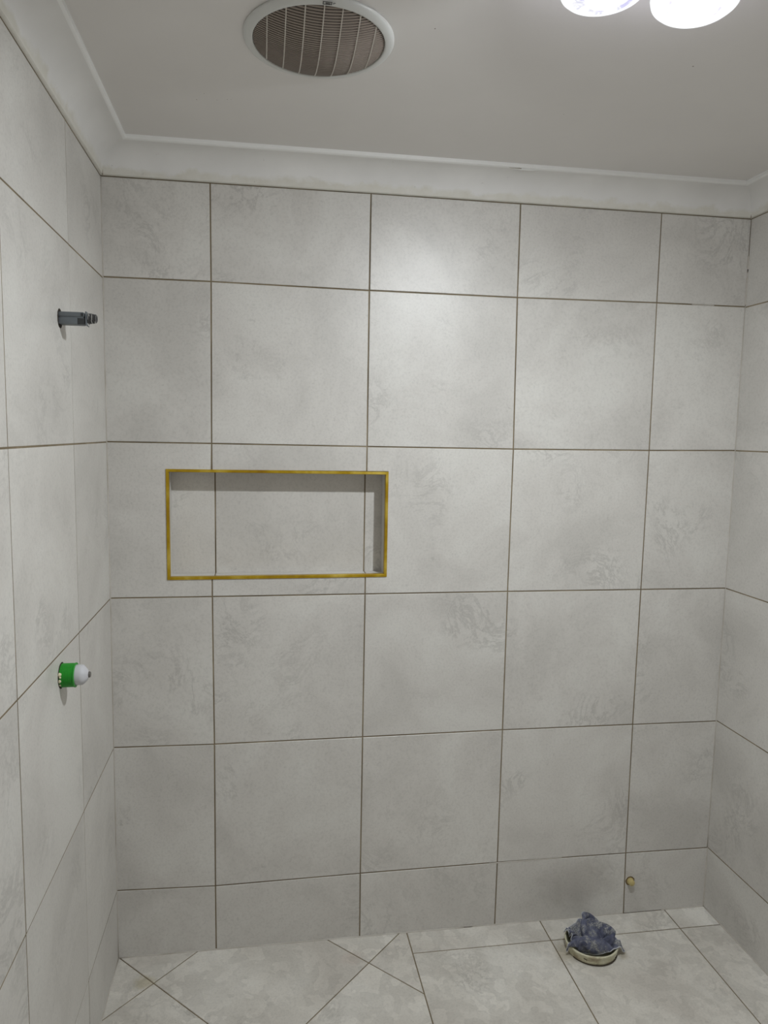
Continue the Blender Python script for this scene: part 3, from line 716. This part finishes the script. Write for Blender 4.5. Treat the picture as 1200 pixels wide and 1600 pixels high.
    114, -60, 76, 130, -51, 80, 141, -51, 86, 154, -42, 91, 162, -30, 89, 159, -14, 86, 169, -13, 101, 182, -2, 110, 198, 11, 116, 213, 21, 100, 216, 29, 79, 215, 36, 59,
    -199, -119, 110, -194, -104, 103, -190, -89, 95, -173, -87, 98, -156, -85, 101, -157, -96, 89, -143, -96, 81, -149, -109, 72, -142, -118, 61, -134, -125, 50, -122, -129, 45, -104, -127, 46,
    -84, -118, 49, -67, -115, 54, -49, -110, 56, -31, -103, 50, -13, -94, 45, 5, -87, 47, 22, -80, 47, 38, -72, 41, 55, -64, 41, 72, -60, 49, 89, -55, 53, 97, -56, 72,
    115, -53, 65, 131, -47, 70, 144, -41, 76, 150, -30, 86, 151, -23, 98, 160, -11, 104, 168, 4, 96, 183, 17, 102, 197, 32, 112, 209, 43, 95, 212, 51, 74, 209, 59, 54,
    -193, -115, 125, -187, -100, 118, -182, -84, 111, -175, -68, 104, -168, -72, 88, -161, -80, 75, -153, -86, 62, -148, -97, 51, -144, -104, 38, -123, -102, 45, -107, -102, 42, -90, -102, 44,
    -81, -98, 58, -64, -95, 64, -46, -90, 61, -29, -84, 54, -12, -78, 47, 5, -72, 48, 22, -66, 49, 35, -60, 41, 51, -56, 47, 67, -52, 53, 84, -46, 55, 93, -46, 71,
    111, -40, 69, 127, -33, 67, 139, -25, 73, 140, -15, 86, 150, -4, 91, 152, 9, 102, 164, 24, 108, 178, 39, 111, 193, 55, 105, 204, 65, 88, 207, 74, 68, 207, 81, 49,
    -186, -100, 135, -170, -101, 128, -162, -87, 117, -154, -73, 109, -146, -73, 93, -138, -76, 78, -130, -85, 65, -123, -96, 56, -121, -86, 44, -108, -86, 36, -98, -82, 45, -81, -84, 42,
    -76, -79, 58, -61, -78, 68, -44, -74, 65, -28, -69, 57, -13, -64, 50, 4, -60, 50, 18, -55, 50, 32, -50, 46, 46, -44, 42, 58, -40, 52, 72, -35, 60, 86, -28, 70,
    103, -21, 71, 118, -13, 69, 131, -3, 73, 141, 9, 80, 141, 21, 92, 150, 35, 97, 160, 49, 103, 173, 64, 107, 187, 78, 99, 197, 88, 82, 201, 96, 63, 202, 102, 45,
    -182, -79, 136, -165, -80, 133, -146, -81, 130, -136, -86, 114, -127, -86, 98, -117, -85, 83, -108, -85, 70, -113, -76, 58, -112, -69, 46, -105, -67, 33, -90, -67, 37, -75, -67, 41,
    -72, -64, 58, -61, -64, 71, -43, -62, 69, -28, -58, 61, -14, -53, 54, 0, -48, 52, 14, -42, 52, 26, -36, 50, 38, -29, 47, 51, -22, 45, 65, -15, 50, 76, -6, 61,
    91, 3, 68, 106, 13, 73, 119, 24, 77, 129, 36, 81, 138, 49, 85, 151, 61, 84, 159, 75, 92, 166, 90, 102, 180, 103, 93, 189, 111, 76, 194, 116, 59, 197, 121, 43,
    -181, -62, 120, -164, -63, 116, -145, -64, 113, -126, -66, 109, -110, -72, 103, -102, -71, 88, -100, -65, 72, -106, -58, 60, -101, -54, 47, -101, -51, 34, -87, -54, 38, -72, -55, 40,
    -70, -53, 57, -62, -53, 71, -45, -52, 73, -30, -47, 67, -18, -40, 61, -5, -33, 57, 6, -26, 56, 17, -18, 54, 27, -10, 53, 39, -1, 50, 52, 10, 49, 67, 20, 51,
    83, 30, 56, 98, 42, 60, 111, 53, 64, 122, 65, 68, 133, 77, 72, 142, 89, 78, 150, 102, 85, 157, 114, 96, 171, 125, 87, 180, 130, 71, 187, 134, 56, 193, 138, 42,
    -182, -55, 97, -165, -55, 94, -147, -57, 92, -128, -58, 89, -114, -52, 98, -98, -52, 91, -98, -48, 75, -97, -44, 61, -103, -40, 48, -93, -43, 40, -84, -47, 29, -72, -45, 38,
    -68, -44, 54, -63, -42, 70, -49, -40, 78, -34, -35, 76, -22, -26, 72, -12, -17, 67, -2, -7, 64, 7, 3, 63, 16, 13, 61, 26, 24, 60, 39, 36, 59, 53, 48, 58,
    68, 60, 60, 84, 72, 63, 97, 84, 67, 109, 94, 71, 119, 105, 75, 129, 116, 81, 137, 125, 90, 149, 137, 93, 161, 144, 82, 169, 146, 67, 179, 149, 54, 188, 152, 42,
    -181, -37, 82, -166, -41, 77, -148, -41, 77, -130, -40, 79, -113, -38, 86, -98, -35, 95, -101, -33, 79, -95, -31, 64, -94, -32, 50, -96, -33, 37, -86, -36, 27, -74, -35, 35,
    -67, -32, 50, -63, -28, 65, -55, -24, 78, -42, -18, 85, -29, -10, 85, -18, 0, 83, -10, 12, 80, -2, 23, 78, 6, 35, 76, 15, 48, 73, 26, 62, 71, 40, 75, 69,
    55, 89, 69, 70, 101, 70, 84, 112, 72, 96, 122, 75, 107, 131, 80, 117, 138, 86, 127, 147, 92, 140, 156, 90, 151, 160, 77, 160, 159, 62, 171, 161, 51, 183, 164, 43,
    -180, -21, 70, -166, -22, 76, -150, -24, 81, -134, -27, 89, -121, -34, 99, -107, -24, 99, -103, -21, 83, -100, -22, 67, -96, -22, 52, -92, -23, 38, -88, -25, 24, -75, -21, 33,
    -66, -17, 46, -60, -11, 59, -56, -4, 73, -49, 3, 85, -38, 10, 93, -27, 19, 97, -16, 30, 98, -9, 43, 96, 0, 55, 96, 8, 69, 93, 18, 84, 89, 30, 99, 85,
    43, 114, 81, 58, 126, 81, 72, 136, 80, 85, 145, 82, 97, 153, 84, 108, 157, 92, 121, 164, 93, 133, 171, 85, 141, 170, 71, 152, 170, 58, 166, 173, 49, 180, 178, 43,
    -185, -15, 84, -171, -18, 90, -158, -27, 93, -142, -32, 100, -127, -27, 108, -115, -15, 102, -112, -13, 85, -110, -14, 67, -108, -15, 51, -103, -15, 34, -91, -9, 26, -76, -3, 31,
    -64, 3, 42, -56, 9, 54, -54, 18, 67, -50, 26, 79, -44, 34, 89, -35, 43, 98, -26, 53, 106, -16, 63, 112, -7, 76, 110, 4, 88, 112, 16, 101, 109, 25, 117, 103,
    37, 131, 98, 48, 145, 92, 64, 153, 94, 76, 163, 90, 89, 168, 93, 103, 172, 96, 116, 178, 92, 125, 178, 79, 133, 177, 64, 147, 181, 54, 162, 187, 48, 178, 194, 44,
    -186, -28, 88, -176, -24, 99, -162, -33, 103, -147, -27, 110, -133, -16, 113, -125, -5, 102, -122, -3, 84, -122, -4, 65, -120, -4, 47, -110, 3, 33, -94, 11, 29, -78, 19, 32,
    -63, 25, 38, -53, 32, 49, -49, 40, 62, -50, 49, 73, -44, 58, 83, -36, 66, 91, -26, 76, 99, -19, 85, 108, -15, 95, 120, -2, 105, 122, 12, 115, 124, 26, 127, 120,
    38, 140, 115, 50, 153, 109, 57, 167, 100, 73, 172, 102, 85, 181, 96, 100, 185, 98, 110, 187, 86, 117, 184, 71, 129, 188, 58, 144, 196, 52, 161, 204, 49, 178, 212, 48,
    -192, -28, 99, -179, -33, 108, -165, -23, 112, -149, -19, 121, -141, -5, 112, -136, 5, 98, -134, 9, 80, -135, 9, 61, -130, 14, 43, -114, 24, 36, -97, 32, 40, -81, 42, 38,
    -65, 50, 38, -52, 57, 46, -44, 63, 57, -42, 71, 69, -43, 80, 79, -41, 87, 92, -30, 95, 99, -20, 104, 104, -10, 111, 112, -6, 121, 124, 7, 127, 131, 20, 137, 125,
    31, 151, 118, 43, 161, 112, 55, 174, 110, 69, 183, 107, 82, 192, 101, 94, 194, 90, 102, 192, 76, 112, 195, 63, 127, 204, 57, 144, 213, 55, 161, 222, 55, 178, 231, 53,
    -193, -34, 112, -180, -22, 115, -164, -19, 126, -153, -5, 118, -152, 1, 100, -147, 17, 91, -149, 18, 73, -147, 24, 55, -136, 35, 43, -118, 43, 49, -101, 54, 50, -85, 64, 49,
    -70, 73, 42, -55, 80, 46, -43, 86, 54, -36, 91, 65, -33, 96, 77, -34, 103, 89, -34, 111, 102, -28, 112, 114, -17, 120, 120, -8, 132, 119, 2, 127, 119, 15, 139, 114,
    26, 149, 108, 38, 163, 100, 49, 177, 98, 61, 192, 99, 74, 196, 89, 86, 200, 77, 97, 205, 66, 112, 213, 63, 128, 222, 63, 145, 230, 66, 163, 239, 66, 175, 252, 56,
    -196, -21, 122, -180, -18, 132, -168, -3, 126, -161, 10, 113, -163, 13, 93, -158, 20, 78, -154, 36, 69, -155, 42, 52, -139, 50, 58, -122, 62, 59, -106, 74, 58, -91, 85, 52,
    -76, 94, 47, -59, 100, 47, -46, 105, 53, -36, 108, 62, -30, 112, 74, -24, 114, 87, -20, 117, 101, -26, 124, 112, -25, 128, 125, -12, 130, 131, 1, 137, 127, 9, 149, 118,
    19, 161, 109, 29, 175, 101, 39, 190, 93, 52, 202, 85, 68, 211, 79, 83, 219, 75, 98, 225, 74, 114, 233, 74, 130, 242, 75, 147, 249, 79, 158, 261, 69, 168, 273, 57,
    -198, -15, 139, -186, -1, 131, -175, 12, 120, -171, 17, 100, -160, 30, 89, -170, 33, 73, -166, 44, 60, -155, 57, 63, -143, 68, 54, -129, 79, 62, -114, 91, 58, -98, 102, 56,
    -81, 109, 54, -65, 115, 51, -49, 120, 53, -45, 118, 67, -40, 119, 80, -34, 122, 93, -23, 130, 100, -15, 132, 111, -22, 141, 119, -12, 145, 129, 1, 151, 133, 16, 159, 130,
    29, 171, 123, 40, 185, 116, 52, 199, 109, 63, 213, 103, 76, 224, 98, 92, 230, 96, 106, 238, 95, 119, 248, 94, 131, 260, 91, 140, 272, 80, 149, 282, 67, 158, 291, 53,
    -205, -6, 123, -195, 12, 121, -184, 20, 106, -168, 34, 104, -173, 40, 88, -179, 48, 71, -173, 59, 60, -161, 71, 55, -148, 81, 61, -134, 90, 52, -119, 101, 48, -103, 110, 46,
    -87, 119, 46, -71, 126, 47, -58, 129, 57, -50, 130, 71, -40, 134, 81, -39, 135, 96, -30, 140, 108, -18, 147, 103, -8, 151, 112, -8, 163, 121, 0, 173, 131, 14, 182, 136,
    30, 192, 136, 46, 204, 132, 61, 215, 128, 74, 227, 123, 86, 239, 118, 96, 250, 113, 104, 262, 107, 112, 273, 99, 119, 282, 87, 127, 290, 74, 135, 297, 59, 144, 303, 45,
    -212, 5, 106, -205, 24, 109, -189, 36, 106, -176, 48, 104, -179, 54, 88, -169, 57, 75, -171, 73, 69, -164, 83, 60, -151, 94, 57, -135, 100, 59, -124, 111, 53, -110, 120, 51,
    -95, 129, 50, -79, 137, 52, -65, 143, 59, -53, 146, 71, -46, 150, 85, -42, 153, 101, -30, 160, 110, -15, 166, 110, -3, 170, 101, 7, 180, 110, 7, 194, 118, 13, 208, 129,
    25, 220, 137, 40, 231, 134, 54, 243, 129, 66, 254, 122, 76, 264, 116, 84, 274, 109, 92, 283, 101, 100, 292, 92, 107, 298, 79, 114, 302, 65, 121, 306, 51, 130, 308, 37,
    -220, 17, 91, -208, 32, 93, -195, 47, 96, -184, 60, 103, -172, 63, 92, -160, 65, 81, -158, 75, 68, -162, 89, 72, -152, 100, 69, -140, 111, 66, -128, 119, 64, -116, 128, 62,
    -103, 139, 59, -90, 150, 60, -76, 158, 67, -62, 165, 77, -53, 170, 90, -42, 176, 103, -27, 184, 107, -13, 190, 102, 0, 195, 95, 15, 202, 95, 17, 217, 104, 17, 232, 113,
    20, 246, 125, 32, 259, 133, 45, 269, 128, 55, 278, 118, 64, 286, 109, 73, 294, 101, 82, 302, 96, 88, 306, 85, 96, 310, 72, 102, 310, 59, 109, 310, 45, 117, 309, 32]
NR = 36
RS = (0.92, 0.68, 1.16)
rv = [Vector((RAG_SHEET[3*i]/2500*RS[0]+0.003, RAG_SHEET[3*i+1]/2500*RS[1]+0.028, RAG_SHEET[3*i+2]/2500*RS[2]-0.002)) for i in range(NR*NR)]
for v in rv:                       # the sheet rides over the tub's rim, not through it
    r = math.hypot(v.x, v.y)
    lo, hi = 0.0075, 0.0362
    if r < 0.056: zmin = lo
    elif r < 0.0700: zmin = lo+(hi-lo)*(r-0.056)/0.0140
    elif r < 0.0880: zmin = hi
    elif r < 0.0960: zmin = hi+(0.0045-hi)*(r-0.0880)/0.0080
    else: zmin = 0.0045
    v.z = max(v.z, zmin)
    if v.z > 0.046: v.z = 0.046+(v.z-0.046)*0.5
    v.z = max(v.z, 0.0045)
def rag_mat():
    q = NT('blue_rag_cloth'); p = q.pos()
    c = q.ramp(q.noise(p, 30, 5, 0.65, 0.5), [(0.35, sr(72, 75, 92)), (0.5, sr(93, 96, 115)), (0.66, sr(114, 117, 132))])
    dust = q.ramp(q.noise(q.n('ShaderNodeVectorMath', {0: p, 1: (3.1, 0.4, 1.7)}, operation='ADD').outputs[0], 26, 6, 0.72, 0.8), [(0.47, G(0)), (0.57, G(1))])
    speck = q.noise(p, 260, 3, 0.7)
    dc = q.ramp(speck, [(0.38, sr(92, 95, 98)), (0.6, sr(186, 185, 179))])
    m = q.n('ShaderNodeMath', {0: dust, 1: 0.72}, operation='MULTIPLY').outputs[0]
    q.l(q.mix(m, c, dc), q.b.inputs['Base Color']); q.b.inputs['Roughness'].default_value = 0.95
    q.b.inputs['Specular IOR Level'].default_value = 0.15
    q.bump(q.noise(p, 420, 3, 0.6), 0.5, 0.0012); return q.m
t = thing('cleaning_rag', 'crumpled dusty blue rag stuffed into the round cream tub', 'rag', (TC[0], TC[1], ZB))
me = bpy.data.meshes.new('cloth')
me.from_pydata([tuple(v) for v in rv], [], [(j*NR+i, j*NR+i+1, (j+1)*NR+i+1, (j+1)*NR+i) for j in range(NR-1) for i in range(NR-1)])
me.materials.append(rag_mat())
for pl in me.polygons: pl.use_smooth = True
o = link(bpy.data.objects.new('cloth', me)); o.parent = t
md = o.modifiers.new('subd', 'SUBSURF'); md.levels = 1; md.render_levels = 2
md = o.modifiers.new('thick', 'SOLIDIFY'); md.thickness = 0.0016; md.offset = 0
M_HEM = plain('pale_hem_thread', sr(182, 184, 190), 0.9, var=0.15, scale=80)
border = [j for j in range(NR)] + [j*NR+NR-1 for j in range(1, NR)] + [NR*(NR-1)+i for i in range(NR-2, -1, -1)] + [j*NR for j in range(NR-2, 0, -1)]
bm = bmesh.new(); add_tube(bm, [rv[i] for i in border]+[rv[border[0]]], 0.0014, 6)
obj('hem', bm, M_HEM, t, smooth=True, label='pale stitched hem')
